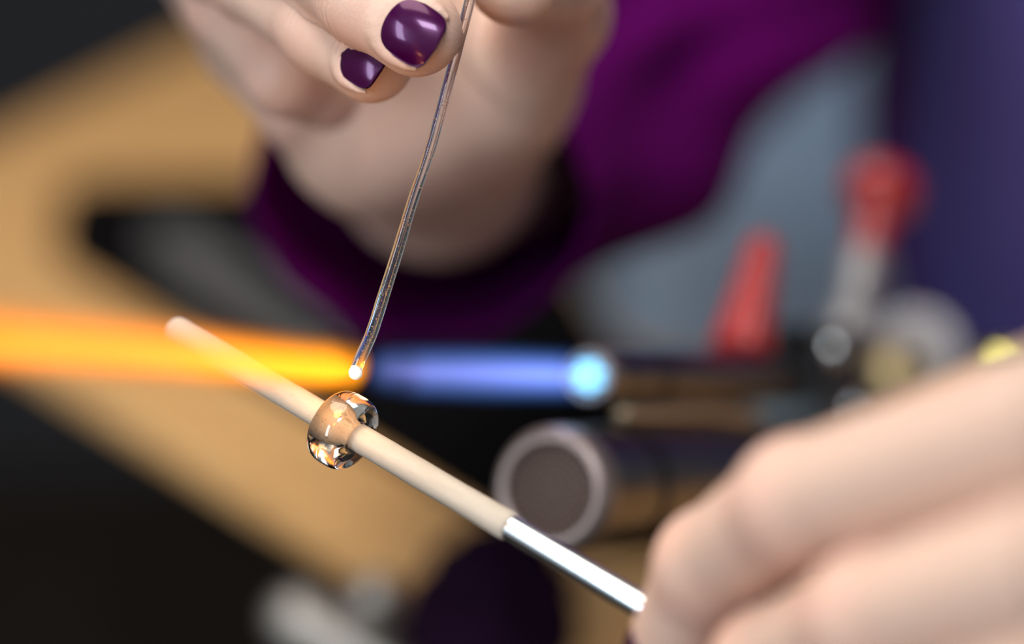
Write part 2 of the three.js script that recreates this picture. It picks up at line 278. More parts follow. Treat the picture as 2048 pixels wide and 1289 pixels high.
{
  const add = (n, geo, m, parent = torch, label) => part(n, moved(geo, TO), m, parent, label);
  const up = 0, R1 = 0.0066;
  // upper burner
  add('upper_barrel', turned(tp(0, 0, 0), tz.clone().negate(), [[0.004, R1 * 0.99], [0.03, R1], [0.0305, R1 * 0.9], [0.034, R1 * 0.9], [0.0345, R1 * 1.02], [0.13, R1 * 1.05], [0.1302, 0]], 48), torchSteel);
  const rim = add('upper_rim', turned(tp(0, 0, 0), tz.clone().negate(), [[0.0016, 0.0049], [0, 0.0051], [-0.0008, 0.0056], [-0.0006, 0.0061], [0.0006, R1], [0.0045, R1]], 48), faceRim, torch, 'pale rim of the lit upper burner');
  const plate = add('upper_face', turned(tp(0, 0, -0.0012), tz, [[-0.002, 0.005], [0, 0.0049], [0.0001, 0]], 40), faceBrown);
  // lower burner
  const R2 = 0.0148, oy = -0.0262, oz = 0.0215;
  add('lower_barrel', turned(tp(0, oy, oz), tz.clone().negate(), [[0.006, R2 * 0.985], [0.03, R2], [0.0305, R2 * 0.94], [0.035, R2 * 0.94], [0.0355, R2 * 1.01], [0.15, R2 * 1.0], [0.1502, 0]], 64), torchSteel);
  add('lower_rim', turned(tp(0, oy, oz), tz.clone().negate(), [[0.0018, 0.0104], [0.0003, 0.0106], [-0.0006, 0.0111], [-0.0008, 0.0126], [0.0004, 0.0141], [0.0022, R2], [0.0065, R2]], 64), faceRim, torch, 'wide brownish rim of the unlit lower burner');
  const holes = []; const r0 = rng(5);
  const spots = [[0, 0]]; for (let ring = 1; ring <= 6; ring++) for (let k = 0; k < ring * 6; k++) { const w = k / (ring * 6) * 2 * Math.PI + ring * 0.3; spots.push([Math.cos(w) * ring * 0.0016, Math.sin(w) * ring * 0.0016]); }
  const face = add('lower_face', turned(tp(0, oy, oz - 0.0014), tz, [[-0.003, 0.0107], [0, 0.0106], [0.0001, 0]], 56), plateBrown, torch, 'brown face plate pierced by rings of tiny gas ports');
  for (const [x, y] of spots) holes.push(turned(tp(x, oy + y, oz - 0.00135), tz, [[0, 0.00058], [0.0007, 0.00054], [0.0007, 0.00034], [0.0001, 0.00030], [0.0001, 0]], 10));
  const ports = add('gas_ports', mergeGeometries(holes), std({ color: 0x9a8276, roughness: 0.4, metalness: 0.9 }), face); ports.userData.kind = 'stuff';
  // tube between the barrels, clamp blocks, stand
  add('gas_tube', rod([tp(0.001, -0.0088, -0.018), tp(0.001, -0.0088, -0.07), tp(0.002, -0.011, -0.1)], [0.0027, 0.0027, 0.0027], 20), std({ color: 0xc9ad8c, roughness: 0.4, metalness: 0.8 }));  // tan colour carries the warm streak reflected between the barrels
  const blk = new RoundedBoxGeometry(0.026, 0.058, 0.03, 3, 0.003), Mx = new THREE.Matrix4().makeBasis(tx, ty, tz);
  blk.applyMatrix4(Mx); const bc = tp(0, -0.014, -0.143); blk.translate(bc.x, bc.y, bc.z); add('manifold_block', blk, torchDark);
  for (const [x, y, z, r] of [[0.0128, 0.008, -0.132, 0.0034], [0.0128, -0.0085, -0.148, 0.0034], [0.0128, -0.030, -0.136, 0.0028]]) add('screw', turned(tp(x, y, z), tx, [0, 1, 2, 3, 4, 5, 6, 7, 8].map((k) => [r * (Math.sin(k / 8 * 1.5708) - 0.15), r * Math.cos(k / 8 * 1.5708)]), 24), steelBright);  // round screw heads placed to catch small bright glints
  const foot = tp(0, -0.03, -0.13), ft = V(foot.x, MY, foot.z);
  add('stand_post', rod([foot, ft.clone().setY(MY + 0.012)], [0.007, 0.007], 20), torchDark);
  const bs = new RoundedBoxGeometry(0.07, 0.008, 0.09, 2, 0.003); bs.applyMatrix4(new THREE.Matrix4().makeRotationY(Math.atan2(tz.x, tz.z))); bs.translate(ft.x, MY + 0.0042, ft.z); add('stand_base', bs, torchDark);
  // first valve: tall fluted red knob
  const k1 = P(1478, 712, 0.797), k1t = P(1531, 476, 0.812), d1 = k1t.clone().sub(k1), l1 = d1.length(); d1.normalize();
  add('valve_stem', turned(k1.clone().addScaledVector(d1, -0.012), d1, [[0, 0.0045], [0.009, 0.0045], [0.0095, 0.0035], [0.014, 0.0035], [0.0141, 0]], 24), steel);
  const fluted = (a, d, prof, n, depth, segs = 48) => { const g = turned(V(0, 0, 0), V(0, 1, 0), prof, segs), p = g.attributes.position; for (let i = 0; i < p.count; i++) { const w = Math.atan2(p.getZ(i), p.getX(i)), q = 1 - depth * (0.5 + 0.5 * Math.cos(n * w)); p.setXYZ(i, p.getX(i) * q, p.getY(i), p.getZ(i) * q); } g.computeVertexNormals(); g.applyQuaternion(new THREE.Quaternion().setFromUnitVectors(V(0, 1, 0), d)); g.translate(a.x, a.y, a.z); return g; };
  add('valve_knob', fluted(k1, d1, [[0, 0], [0.0002, 0.0078], [0.0025, 0.0085], [l1 * 0.3, 0.0070], [l1 * 0.7, 0.0052], [l1 * 0.92, 0.0046], [l1 * 0.98, 0.0034], [l1, 0]], 8, 0.10), redPlastic, torch, 'tall tapering red valve knob');
  // second valve: steel body with a red flanged cap
  const k2 = P(1692, 690, 0.862), k2t = P(1768, 352, 0.897), d2 = k2t.clone().sub(k2), l2 = d2.length(); d2.normalize();
  add('valve_body', turned(k2, d2, [[-0.004, 0], [-0.004, 0.006], [0.004, 0.0075], [l2 * 0.18, 0.006], [l2 * 0.24, 0.0048], [l2 * 0.36, 0.0048], [l2 * 0.37, 0.006], [l2 * 0.5, 0.006], [l2 * 0.52, 0.005], [l2 * 0.56, 0]], 32), paleMetal);
  add('valve_knob', fluted(k2.clone().addScaledVector(d2, l2 * 0.5), d2, [[0, 0], [0.0002, 0.0052], [l2 * 0.30, 0.0054], [l2 * 0.33, 0.0104], [l2 * 0.36, 0.0116], [l2 * 0.45, 0.0116], [l2 * 0.48, 0.0102], [l2 * 0.5, 0]], 10, 0.08, 60), redPlastic, torch, 'red valve knob with a wide flanged top');
  // rear fittings, one tan and one pale disc, and hoses
  const f1 = P(1775, 775, 0.885), f2 = P(1826, 722, 0.935);
  add('hose_fitting', turned(f1, camDir(-0.3, 0.35, 0.9).normalize(), [[-0.0145, 0], [-0.0125, 0.0075], [-0.007, 0.0126], [0, 0.0145], [0.007, 0.0126], [0.0125, 0.0075], [0.0138, 0.004], [0.0145, 0]], 48), std({ color: 0xb39c72, roughness: 0.45, metalness: 0.7 }));
  add('hose_fitting', turned(f2, camDir(-0.4, 0.3, 0.85).normalize(), [[-0.01, 0], [-0.009, 0.009], [0, 0.0160], [0.003, 0.0162], [0.0042, 0.0155], [0.0044, 0.012], [0.0038, 0.008], [0.0038, 0]], 48), paleMetal);
  add('link_pipe', rod([tp(0, -0.012, -0.155), f1, f2], [0.006, 0.0055, 0.005], 20), torchSteel);
  add('hose_coupling', turned(P(2022, 738, 0.80), camDir(-0.9, 0.3, 0.3).normalize(), [[-0.012, 0], [-0.012, 0.005], [-0.004, 0.0055], [-0.003, 0.0068], [0.003, 0.0068], [0.004, 0.005], [0.008, 0.0045], [0.0085, 0]], 24), std({ color: 0xd8cf62, roughness: 0.3, metalness: 1 }), torch, 'yellow brass coupling');
  const back = f2.clone().addScaledVector(tz, -0.03);
  add('gas_hose', rod([f2.clone().addScaledVector(tz, -0.008), back, back.clone().add(V(0.05, -0.02, -0.04)), back.clone().add(V(0.1, -0.05, -0.02)), back.clone().add(V(0.16, -0.065, 0.05)), back.clone().add(V(0.3, -0.068, 0.12))], [0.005, 0.005, 0.005, 0.005, 0.005, 0.005], 14), torchDark);
}

// ------------------------------------------------------------------ the flame
const flame = thing('torch_flame', P(720, 735, 0.592), 'gas flame running from the small burner, blue first and then orange past the glass rod', 'flame');
{
  const O = flame.position.clone();
  const tOf = (px) => { const u = (px - W / 2) / FPX; return ((TO.clone().sub(CAM)).dot(RX) - u * 0.69) / (-tz.dot(RX) - u * tz.dot(FWD) * -1 * -1) ; };
  const dOf = (px) => { // depth of the flame's axis where it passes the column px
    const s = TO.clone().sub(CAM), u = (px - W / 2) / FPX, t = (s.dot(RX) - u * s.dot(FWD)) / (u * tz.dot(FWD) - tz.dot(RX)); return s.dot(FWD) + t * tz.dot(FWD);
  };
  // nested thin shells of glowing gas; every shell adds a little light, so the glow thickens towards the axis
  function plume(axis, radiusAt, shells, alpha, colorAt, seg = 28, open = false) {
    const geos = [];
    for (let s = 0; s < shells; s++) {
      const q = 1 - s / shells, pts = [], rad = [], cols = [], sink = open ? open * (1 - q) : 0;
      const n = axis.length;
      for (let i = 0; i < n; i++) { const t = i / (n - 1); pts.push(axis[i].clone().addScaledVector(UPC, -sink * (1 - 0.5 * t))); rad.push(Math.max(radiusAt(t, q), 1e-5)); cols.push(colorAt(t, q)); }
      const g = sweep(pts, rad, seg), c = new Float32Array(g.attributes.position.count * 4);
      for (let i = 0; i < n; i++) for (let k = 0; k <= seg; k++) { const o = (i * (seg + 1) + k) * 4; c[o] = cols[i][0]; c[o + 1] = cols[i][1]; c[o + 2] = cols[i][2]; c[o + 3] = (cols[i][3] ?? alpha) * 1.4 * Math.pow(Math.sin(k / seg * 2 * Math.PI), 2); }
      g.setAttribute('color', new THREE.BufferAttribute(c, 4)); geos.push(g);
    }
    return moved(mergeGeometries(geos), O);
  }
  const glow = new THREE.MeshBasicMaterial({ vertexColors: true, transparent: true, side: THREE.DoubleSide, depthWrite: false });
  // orange part: starts round the molten tip and trails to the left, towards the camera
  const key = [[714, 730], [707, 730], [694, 730], [668, 729], [630, 727], [580, 723], [500, 716], [400, 706], [300, 697], [200, 689], [100, 682], [0, 676], [-120, 668], [-260, 660], [-500, 645], [-900, 615], [-1400, 570], [-1800, 530]];
  const curve = new THREE.CatmullRomCurve3(key.map(([x, y]) => P(x, y, dOf(x) + lerp(0.006, 0.024, sstep(200, 640, x)))));
  const axis = [], aT = []; for (let i = 0; i <= 64; i++) { aT.push(Math.pow(i / 64, 2.2)); axis.push(curve.getPointAt(aT[i])); }
  const len = curve.getLength(), NS = 11;
  const rAt = (t, q) => { const d = aT[Math.round(t * 64)] * len, lag = (1 - q) * 0.0030, cap = clamp((d - lag) / 0.0085, 0, 1); return lerp(0.0078, 0.0084, sstep(0.01, 0.06, d)) * Math.sqrt(1 - (1 - cap) * (1 - cap)) * Math.pow(q, 0.92) * (1 - 0.5 * sstep(0.2, 0.33, d)); };
  part('orange_flame', plume(axis, rAt, NS, 0.045, (t, q) => { const d = aT[Math.round(t * 64)] * len, near = 1 - sstep(0.012, 0.09, d), fade = lerp(1, 0.80, sstep(0.015, 0.12, d)) * lerp(1, 0.4, sstep(0.22, 0.33, d)), e = 1 - q; return [lerp(0.6, 5.0, Math.pow(e, 0.8)) * fade, lerp(0.15, lerp(1.05, 1.32, near), Math.pow(e, 0.62)) * fade, lerp(0.004, lerp(0.13, 0.06, near), e) * fade, lerp(0.035, 0.075, sstep(0, 0.35, e)) * sstep(-0.002, 0.004, d)]; }, 40, 0.0020), glow, flame, 'orange and yellow tail of the flame');
  // blue part: from the burner to the glass rod
  const bAxis = []; for (let i = 0; i <= 20; i++) { const px = lerp(1172, 768, i / 20); bAxis.push(P(px, lerp(752, 743, i / 20), dOf(px))); }
  part('blue_flame', plume(bAxis, (t, q) => lerp(0.0062, 0.0068, t) * Math.pow(q, 0.75) * (1 + 0.12 * Math.sin(t * 3.1)), 6, 0.02, (t, q) => { const f = lerp(1.2, 0.55, sstep(0.0, 0.85, t)) * (1 - sstep(0.88, 1, t)), e = 1 - q; return [f * lerp(0.25, lerp(1.6, 2.4, t), e), f * lerp(0.8, lerp(1.9, 2.3, t), e), f * lerp(2.6, 6.4, e), 0.02 * sstep(0, 0.04, t)]; }), glow, flame, 'pale blue part of the flame at the burner');
  // bright little jets on the burner face
  const jets = []; const spots = [[0, 0, 0.010]]; for (let k = 0; k < 7; k++) { const w = k / 7 * 2 * Math.PI + 0.3; spots.push([Math.cos(w) * 0.0030, Math.sin(w) * 0.0030, 0.0052]); } for (let k = 0; k < 4; k++) { const w = k / 4 * 2 * Math.PI + 0.7; spots.push([Math.cos(w) * 0.0014, Math.sin(w) * 0.0014, 0.0062]); }
  for (const [x, y, l] of spots) jets.push([x, y, l]);
  const jetMat = new THREE.MeshBasicMaterial({ color: new THREE.Color().setRGB(0.42, 1.25, 1.9), transparent: true, opacity: 0.75 });
  for (const [x, y, l] of jets) part('flame_jet', moved(turned(tp(x, y, -0.0008), tz, [[0, 0.0009], [l * 0.3, 0.00105], [l * 0.7, 0.0006], [l, 0]], 12), O), jetMat, flame);
  const orange = new THREE.Color().setRGB(1, 0.55, 0.10);
  for (const px of [640, 440, 200]) { const l = new THREE.PointLight(orange, KEY.flame); l.position.copy(P(px, px > 500 ? 728 : 700, dOf(px))).sub(O); l.castShadow = true; l.shadow.radius = 0.2; l.name = 'flame_light'; flame.add(l); }
  { const l = new THREE.PointLight(new THREE.Color().setRGB(0.3, 0.5, 1), KEY.flame * 0.25); l.position.copy(P(1120, 752, dOf(1120))).sub(O); l.castShadow = true; l.shadow.radius = 0.2; l.name = 'flame_light'; flame.add(l); }
}

// ------------------------------------------------------------------ mandrel, bead, glass rod
const mA = P(339, 651, 0.6245), mB = P(1285, 1213, 0.566), mDir = mB.clone().sub(mA).normalize();
const mLen = mA.distanceTo(mB);
{
  const g = thing('mandrel', mA, 'thick steel mandrel with a chalky cream coating on its far half', 'mandrel');
  const coatEnd = P(1030, 1062, 0.583).sub(mA).dot(mDir), R = 0.00285;
  // coating
  const prof = []; for (let k = 0; k <= 10; k++) { const w = (1 - k / 10) * Math.PI / 2; prof.push([R * 0.9 * (1 - Math.sin(w)), R * Math.cos(w)]); }
  const n = 90; for (let k = 1; k <= n; k++) { const s = R + (coatEnd - 0.0012 - R) * k / n; prof.push([s, R * (1 + 0.012 * N3(s * 400, 1, 1) + 0.02 * N3(s * 90, 5, 2) + 0.05 * sstep(coatEnd - 0.012, coatEnd - 0.002, s))]); }
  prof.push([coatEnd - 0.0005, R * 1.02], [coatEnd, R * 0.955], [coatEnd + 0.0001, 0.0020]);
  const beadS = P(693, 865, 0.6035).sub(mA).dot(mDir);
  const cg = turned(mA, mDir, prof, 64);
  // uv: round the rod and along it
  { const p = cg.attributes.position, uv = cg.attributes.uv; for (let i = 0; i < p.count; i++) uv.setY(i, V(p.getX(i), p.getY(i), p.getZ(i)).sub(mA).dot(mDir) / coatEnd); }
  const r = rng(11), specks = []; for (let k = 0; k < 2400; k++) { const spread = k < 2100; const pu = 0.5 + 0.5 * N3(k * 0.37, 2, 9); specks.push([spread ? (Math.floor(pu * 6) / 6 + (r() - 0.5) * 0.16 + 1) % 1 : r(), (beadS + (spread ? 0.0006 + (r() - 0.5) * 0.0036 : (r() - 0.5) * 0.009)) / coatEnd, 0.0007 + 0.0024 * r() * r() * r(), 0.45 + 0.55 * r()]); }
  for (let k = 0; k < 120; k++) specks.push([r(), r(), 0.0010 + 0.0012 * r(), 0.3]);
  const TW = 512, TH = 2048, map = new Float32Array(TW * TH); for (const [u, v, s, a] of specks) { const ry = s * TH * 0.5, rx = s * coatEnd / (2 * Math.PI * R) * TW * 0.5 * 1.2; for (let j = Math.floor(v * TH - ry - 1); j <= v * TH + ry + 1; j++) for (let i = Math.floor(u * TW - rx - 1); i <= u * TW + rx + 1; i++) { if (j < 0 || j >= TH) continue; const q = Math.hypot((i - u * TW) / rx, (j - v * TH) / ry); const o = j * TW + ((i + TW) % TW); map[o] = Math.max(map[o], a * clamp(1.4 - q, 0, 1)); } }
  const coatTex = tex(TW, TH, (u, v, i, j) => { const nb = tileN(u, v, 14) * 7 + tileN(u, v, 90, 3) * 5, under = Math.exp(-Math.pow((v * coatEnd - beadS) / 0.0042, 4)), k = map[j * TW + i]; return [lerp(lerp(186, 198, under) + nb, 34, k), lerp(lerp(171, 164, under) + nb, 20, k), lerp(lerp(154, 130, under) + nb, 14, k)]; });
  const bump = tex(256, 512, (u, v) => { const q = 128 + tileN(u, v, 60) * 40 + tileN(u, v, 120, 2) * 40; return [q, q, q]; }, false, 1, 6);
  part('release_coating', moved(cg, mA), std({ color: 0xffffff, map: coatTex, bumpMap: bump, bumpScale: 0.00006, roughness: 0.85 }), g, 'chalky cream release coating');
  const far = mB.clone().addScaledVector(mDir, 0.055);
  const scratch = tex(64, 1024, (u, v) => { const q = 110 + tileN(u, v, 300) * 60; return [q, q, q]; }, false);
  part('steel_rod', moved(rod([mA.clone().addScaledVector(mDir, coatEnd - 0.008), mA.clone().addScaledVector(mDir, coatEnd + 0.02), far], [0.00262, 0.00262, 0.00262], 48), mA), std({ color: 0xe6eaec, roughness: 0.20, metalness: 1 }), g, 'bare polished steel end');
  // bead
  const bc = mA.clone().addScaledVector(mDir, beadS).addScaledVector(UPC, -0.0004), bp = [], Rc = 0.00470, ra = 0.0040, rr = 0.0032;
  for (let k = 0; k <= 128; k++) { const w = k / 128 * 2 * Math.PI + Math.PI; const cx = Math.cos(w), sx = Math.sin(w); bp.push([ra * Math.sign(sx) * Math.pow(Math.abs(sx), 0.70), Rc + rr * Math.sign(cx) * Math.pow(Math.abs(cx), 0.70)]); }
  const bg = turned(bc, mDir, bp, 128);
  const bead = part('glass_bead', moved(bg, bc), phys({ color: 0xffffff, transmission: 1, thickness: 0.01, ior: 1.52, roughness: 0.0, attenuationColor: new THREE.Color(0xfff0d8), attenuationDistance: 0.05 }), scene);
  bead.position.copy(bc); tag(bead, 'round clear glass bead threaded on the cream coated mandrel', 'bead');
}
{
  const key = [[958, -75, 0.6], [940, 0, 0.6], [893, 180, 0.6], [862, 293, 0.6], [826, 400, 0.6], [796, 500, 0.6], [767, 592, 0.6], [741, 672, 0.5995], [722, 714, 0.599], [713, 738, 0.599]].map((a) => P(...a));
  const curve = new THREE.CatmullRomCurve3(key), n = 80, pts = curve.getSpacedPoints(n), rad = pts.map((_, i) => { const t = i / n; return lerp(0.00108, 0.00126, sstep(0.5, 0.9, t)) * (1 + 0.03 * N3(t * 30, 2, 2)); });
  const tip = P(711, 746, 0.5988);
  const g = thing('glass_rod', tip, 'thin clear glass rod with coppery flecks held in the flame', 'glass rod');
  part('rod', moved(rod(pts, rad, 32), tip), phys({ color: 0xffffff, transmission: 1, thickness: 0.002, ior: 1.5, roughness: 0.0, attenuationColor: new THREE.Color(0xeef4f4), attenuationDistance: 0.02 }), g);
  const tg = new THREE.SphereGeometry(0.00138, 32, 24), tpn = tg.attributes.position; for (let i = 0; i < tpn.count; i++) { const k = 1 + 0.05 * N3(tpn.getX(i) * 1800, tpn.getY(i) * 1800, tpn.getZ(i) * 1800); tpn.setXYZ(i, tpn.getX(i) * k, tpn.getY(i) * 1.06 * k, tpn.getZ(i) * k); } tg.computeVertexNormals();
  part('glowing_tip', tg, std({ color: 0xffffff, roughness: 0.3, emissive: new THREE.Color().setRGB(1, 0.93, 0.82), emissiveIntensity: 0.22 }), g, 'white glowing molten ball');
  // coppery flecks and bubbles drawn out inside the glass
  const r = rng(21), fl = []; for (let k = 0; k < 300; k++) {
    const t = Math.pow(r(), 0.8) * 0.97 + 0.02, c = curve.getPointAt(clamp(t, 0, 1)), tg2 = curve.getTangentAt(clamp(t, 0, 1)), w = r() * 6.283, a = RX.clone().addScaledVector(tg2, -RX.dot(tg2)).normalize(), b = tg2.clone().cross(a), q = Math.sqrt(r()) * 0.00094;
    const s = new THREE.IcosahedronGeometry(1, 1), sc = 0.00006 + 0.00019 * r() * r() * r(); s.scale(sc * (1.0 + 2.0 * r()), sc * (0.5 + r() * 0.9), sc); s.applyQuaternion(new THREE.Quaternion().setFromUnitVectors(V(0, 1, 0), tg2));
    const p = c.addScaledVector(a, Math.cos(w) * q).addScaledVector(b, Math.sin(w) * q); s.translate(p.x, p.y, p.z); fl.push(s);
  }
  const fk = part('copper_flecks', moved(mergeGeometries(fl), tip), std({ color: 0xf4b688, roughness: 0.35, metalness: 0.7 }), g, 'coppery flecks inside the glass'); fk.userData.kind = 'stuff';
}

// ------------------------------------------------------------------ the worker
const person = thing('person', V(0.285, 0, -0.58), 'person in a loose purple top and indigo apron holding a glass rod and a mandrel', 'person');
{
  const PO = person.position.clone(), FACE = V(-0.44, 0, 0.9).normalize(), RT = V(-0.9, 0, -0.44).normalize();
  const bodyAt = (r, y, f) => PO.clone().setY(y).addScaledVector(RT, r).addScaledVector(FACE, f);
  // right hand, holding the glass rod (joints given where they show)
  const F = {
    index: [[P(500, -190, 0.660), 0.0105], [P(590, -110, 0.630), 0.0100], [P(728, -8, 0.604), 0.0092], [P(833, 62, 0.5995), 0.0092]],
    middle: [[P(350, -150, 0.700), 0.0108], [P(505, -52, 0.654), 0.0100], [P(652, 58, 0.6245), 0.0092], [P(742, 121, 0.6150), 0.0088]],
    ring: [[P(370, -110, 0.725), 0.0105], [P(455, 5, 0.690), 0.0096], [P(575, 150, 0.676), 0.0088], [P(650, 190, 0.684), 0.0082]],
    little: [[P(395, -60, 0.755), 0.0095], [P(480, 95, 0.728), 0.0085], [P(590, 225, 0.715), 0.0078], [P(655, 260, 0.722), 0.0070]],
    thumb: [[P(1000, 200, 0.735), 0.0160], [P(1110, 30, 0.690), 0.0122], [P(1110, -42, 0.655), 0.0108], [P(1030, -40, 0.622), 0.0097]],
  };
  const wrist = P(880, 318, 0.800), palm = [
    cone(P(560, 60, 0.730), P(800, 250, 0.735), 0.0150, 0.0200), cone(P(500, 0, 0.715), P(850, 150, 0.735), 0.0150, 0.0200), cone(P(560, -90, 0.690), P(900, 60, 0.720), 0.0130, 0.0200),
    cone(P(720, 275, 0.725), wrist, 0.0180, 0.0232), cone(P(985, 150, 0.725), wrist, 0.0205, 0.0232), cone(wrist, P(1000, 262, 0.88), 0.0236, 0.0265)];
  const elbowR = P(1400, 10, 1.06), shR = bodyAt(0.17, 1.17, -0.01), fore = [cone(P(1000, 270, 0.88), elbowR, 0.0265, 0.032)];
  const fingersR = Object.values(F).map((c) => blend(chain(c.map((j) => j[0]), c.map((j) => j[1])), 0.004));
  const palmR = blend([...palm, ...fore], 0.012), foldsR = [];
  // fine lines across the end joints
  const creases = [F.index, F.middle].map((f) => { const a = f[1][0], b = f[2][0], c = f[3][0], ax = c.clone().sub(a).normalize(); return [b, ax, f[2][1]]; });
  const lines = (x, y, z) => { let g = 0; for (const [b, ax, r] of creases) { const dx = x - b.x, dy = y - b.y, dz = z - b.z, l2 = dx * dx + dy * dy + dz * dz; if (l2 > r * r * 2.2) continue; const t = dx * ax.x + dy * ax.y + dz * ax.z, wv = 0.0005 * N3(x * 260, y * 260, z * 260); for (const [o, m] of [[-0.0034, 0.6], [-0.0018, 0.9], [-0.0004, 1], [0.0011, 0.8], [0.0028, 0.5]]) { const u = (t - o + wv) / 0.00042; g += m * Math.exp(-u * u); } } return g * 0.00020; };
  const handR = (x, y, z) => { let d = palmR(x, y, z); let q = fingersR[0](x, y, z); for (let i = 1; i < 5; i++) q = smin(q, fingersR[i](x, y, z), 0.0030); for (const f of foldsR) { const e = f(x, y, z); if (e < 0.004) q = smin(q, e, 0.0022); } if (Math.abs(q) < 0.003) q += lines(x, y, z); return smin(d, q, 0.006); };
  // left hand, round the mandrel
  const G = {
    index: [[P(2300, 780, 0.430), 0.0118], [P(1600, 1003, 0.500), 0.0104], [P(1425, 1132, 0.531), 0.0097], [P(1348, 1292, 0.549), 0.0086]],
    middle: [[P(2330, 1070, 0.420), 0.0118], [P(1748, 1236, 0.480), 0.0107], [P(1546, 1340, 0.515), 0.0103], [P(1490, 1490, 0.535), 0.0088]],
    ring: [[P(2330, 1330, 0.420), 0.0112], [P(1800, 1480, 0.475), 0.0100], [P(1640, 1620, 0.515), 0.0090], [P(1570, 1690, 0.535), 0.0082]],
    little: [[P(2330, 1560, 0.425), 0.0100], [P(1900, 1700, 0.470), 0.0088], [P(1760, 1800, 0.5), 0.0080], [P(1690, 1860, 0.52), 0.0074]],
    thumb: [[P(2250, 1300, 0.52), 0.0150], [P(1800, 1400, 0.560), 0.0115], [P(1580, 1400, 0.571), 0.0102], [P(1440, 1345, 0.577), 0.0090]],
  };
  const wristL = P(3050, 1000, 0.45), elbowL = V(0.50, 0.98, 0.0), shL = bodyAt(-0.17, 1.17, -0.01);
  const palmLp = [cone(P(2330, 800, 0.43), wristL, 0.0130, 0.024), cone(P(2330, 1080, 0.425), wristL, 0.0140, 0.024), cone(P(2330, 1340, 0.43), wristL, 0.0130, 0.024), cone(P(2330, 1560, 0.435), wristL, 0.0115, 0.024), cone(P(2300, 1250, 0.50), wristL, 0.0150, 0.024)];
  const palmL = blend(palmLp, 0.012), fingersL = Object.values(G).map((c) => blend(chain(c.map((j) => j[0]), c.map((j) => j[1])), 0.004));
  const foreL = cone(wristL, elbowL, 0.0245, 0.040);
  const handL = (x, y, z) => { let d = smin(palmL(x, y, z), foreL(x, y, z), 0.01); let q = fingersL[0](x, y, z); for (let i = 1; i < 5; i++) q = smin(q, fingersL[i](x, y, z), 0.0014); return smin(d, q, 0.006); };
  function nailPoint(tip, prev, r, up, len, wid, rn, shift) {
    const ax = tip.clone().sub(prev).normalize(), nz = up.clone().addScaledVector(ax, -up.dot(ax)).normalize(), nx = ax.clone().cross(nz);
    return (s, t, h) => { // s along 0..1, t across -1..1; rounded corners
      const half = wid / 2 * Math.pow(Math.max(1e-4, 1 - Math.pow(Math.abs(2 * s - 1), 2.7 + 2.0 * s)), 0.5), x = t * half, ang = x / rn;
      const lift = rn * Math.cos(ang) + (r - rn) + h + 0.0004 + 0.0003 * Math.sin(s * Math.PI) - 0.0008 * Math.pow(1 - s, 5) - 0.0016 * s * s * s;
      return tip.clone().addScaledVector(ax, (s - 0.5) * len + shift).addScaledVector(nx, Math.sin(ang) * rn).addScaledVector(nz, lift);
    };
  }
  const np = (f, ...a) => nailPoint(f[3][0], f[2][0], f[3][1], ...a);
  const nails = [[np(F.index, camDir(0.02, -0.18, 1), 0.0140, 0.0132, 0.0093, 0.0020), 'glossy dark purple nail of the foremost finger'],
    [np(F.middle, camDir(0.02, -0.10, 1), 0.0120, 0.0124, 0.0089, 0.0046), 'dark purple nail half hidden behind the foremost finger'],
    [np(G.index, camDir(-0.85, -0.1, 0.6), 0.0115, 0.0106, 0.0088, 0.001), 'purple nail at the end of the lower hand']];
  for (const [pt] of nails.slice(0, 2)) { // raised skin round each nail
    const ring = [[0.80, -1], [0.66, -1], [0.54, -1], [0.42, -1], [0.3, -1], [0.18, -1], [0.08, -1], [0.02, -1], [0.0, 0], [0.02, 1], [0.08, 1], [0.18, 1], [0.3, 1], [0.42, 1], [0.54, 1], [0.66, 1], [0.80, 1]].map(([u, t]) => pt(u, t * 1.06, -0.0012 - 0.0006 * u * u));
    const rr = ring.map((_, i) => 0.0011 - 0.0008 * Math.pow(Math.abs(i - 8) / 8, 3)); const c = ring[8].clone().add(ring[0]).add(ring[16]).divideScalar(3), fold = blend(chain(ring, rr), 0.001);
    foldsR.push((x, y, z) => { const far = Math.hypot(x - c.x, y - c.y, z - c.z) - 0.012; return far > 0.005 ? far : fold(x, y, z); });
  }
  // rest of the body
  const qT = new THREE.Quaternion().setFromRotationMatrix(new THREE.Matrix4().makeBasis(RT, V(0, 1, 0), RT.clone().cross(V(0, 1, 0))));
  const torso = blend([ellipsoid(bodyAt(0, 1.03, 0), 0.155, 0.20, 0.105, qT), ellipsoid(bodyAt(0, 0.80, 0.005), 0.135, 0.16, 0.10, qT), ellipsoid(bodyAt(0, 0.58, -0.01), 0.165, 0.13, 0.125, qT), cone(bodyAt(0.14, 1.17, -0.01), bodyAt(-0.14, 1.17, -0.01), 0.06, 0.06)], 0.06);
  const headC = bodyAt(0, 1.42, 0.03);
  const head = blend([ellipsoid(headC, 0.074, 0.105, 0.092, qT), ellipsoid(bodyAt(0, 1.345, 0.075), 0.038, 0.035, 0.035, qT), cone(bodyAt(0, 1.415, 0.118), bodyAt(0, 1.385, 0.133), 0.008, 0.012), ellipsoid(bodyAt(0.076, 1.41, 0.02), 0.01, 0.03, 0.018, qT), ellipsoid(bodyAt(-0.076, 1.41, 0.02), 0.01, 0.03, 0.018, qT), cone(bodyAt(0, 1.18, -0.01), bodyAt(0, 1.35, 0.0), 0.052, 0.05)], 0.016);
  const legs = blend([1, -1].flatMap((s) => [cone(bodyAt(0.09 * s, 0.56, 0), bodyAt(0.12 * s, 0.50, -0.30 + 0.62), 0.078, 0.052), cone(bodyAt(0.12 * s, 0.50, 0.32), bodyAt(0.12 * s, 0.09, 0.30), 0.052, 0.034), cone(bodyAt(0.12 * s, 0.045, 0.28), bodyAt(0.13 * s, 0.032, 0.42), 0.038, 0.030)]), 0.03);
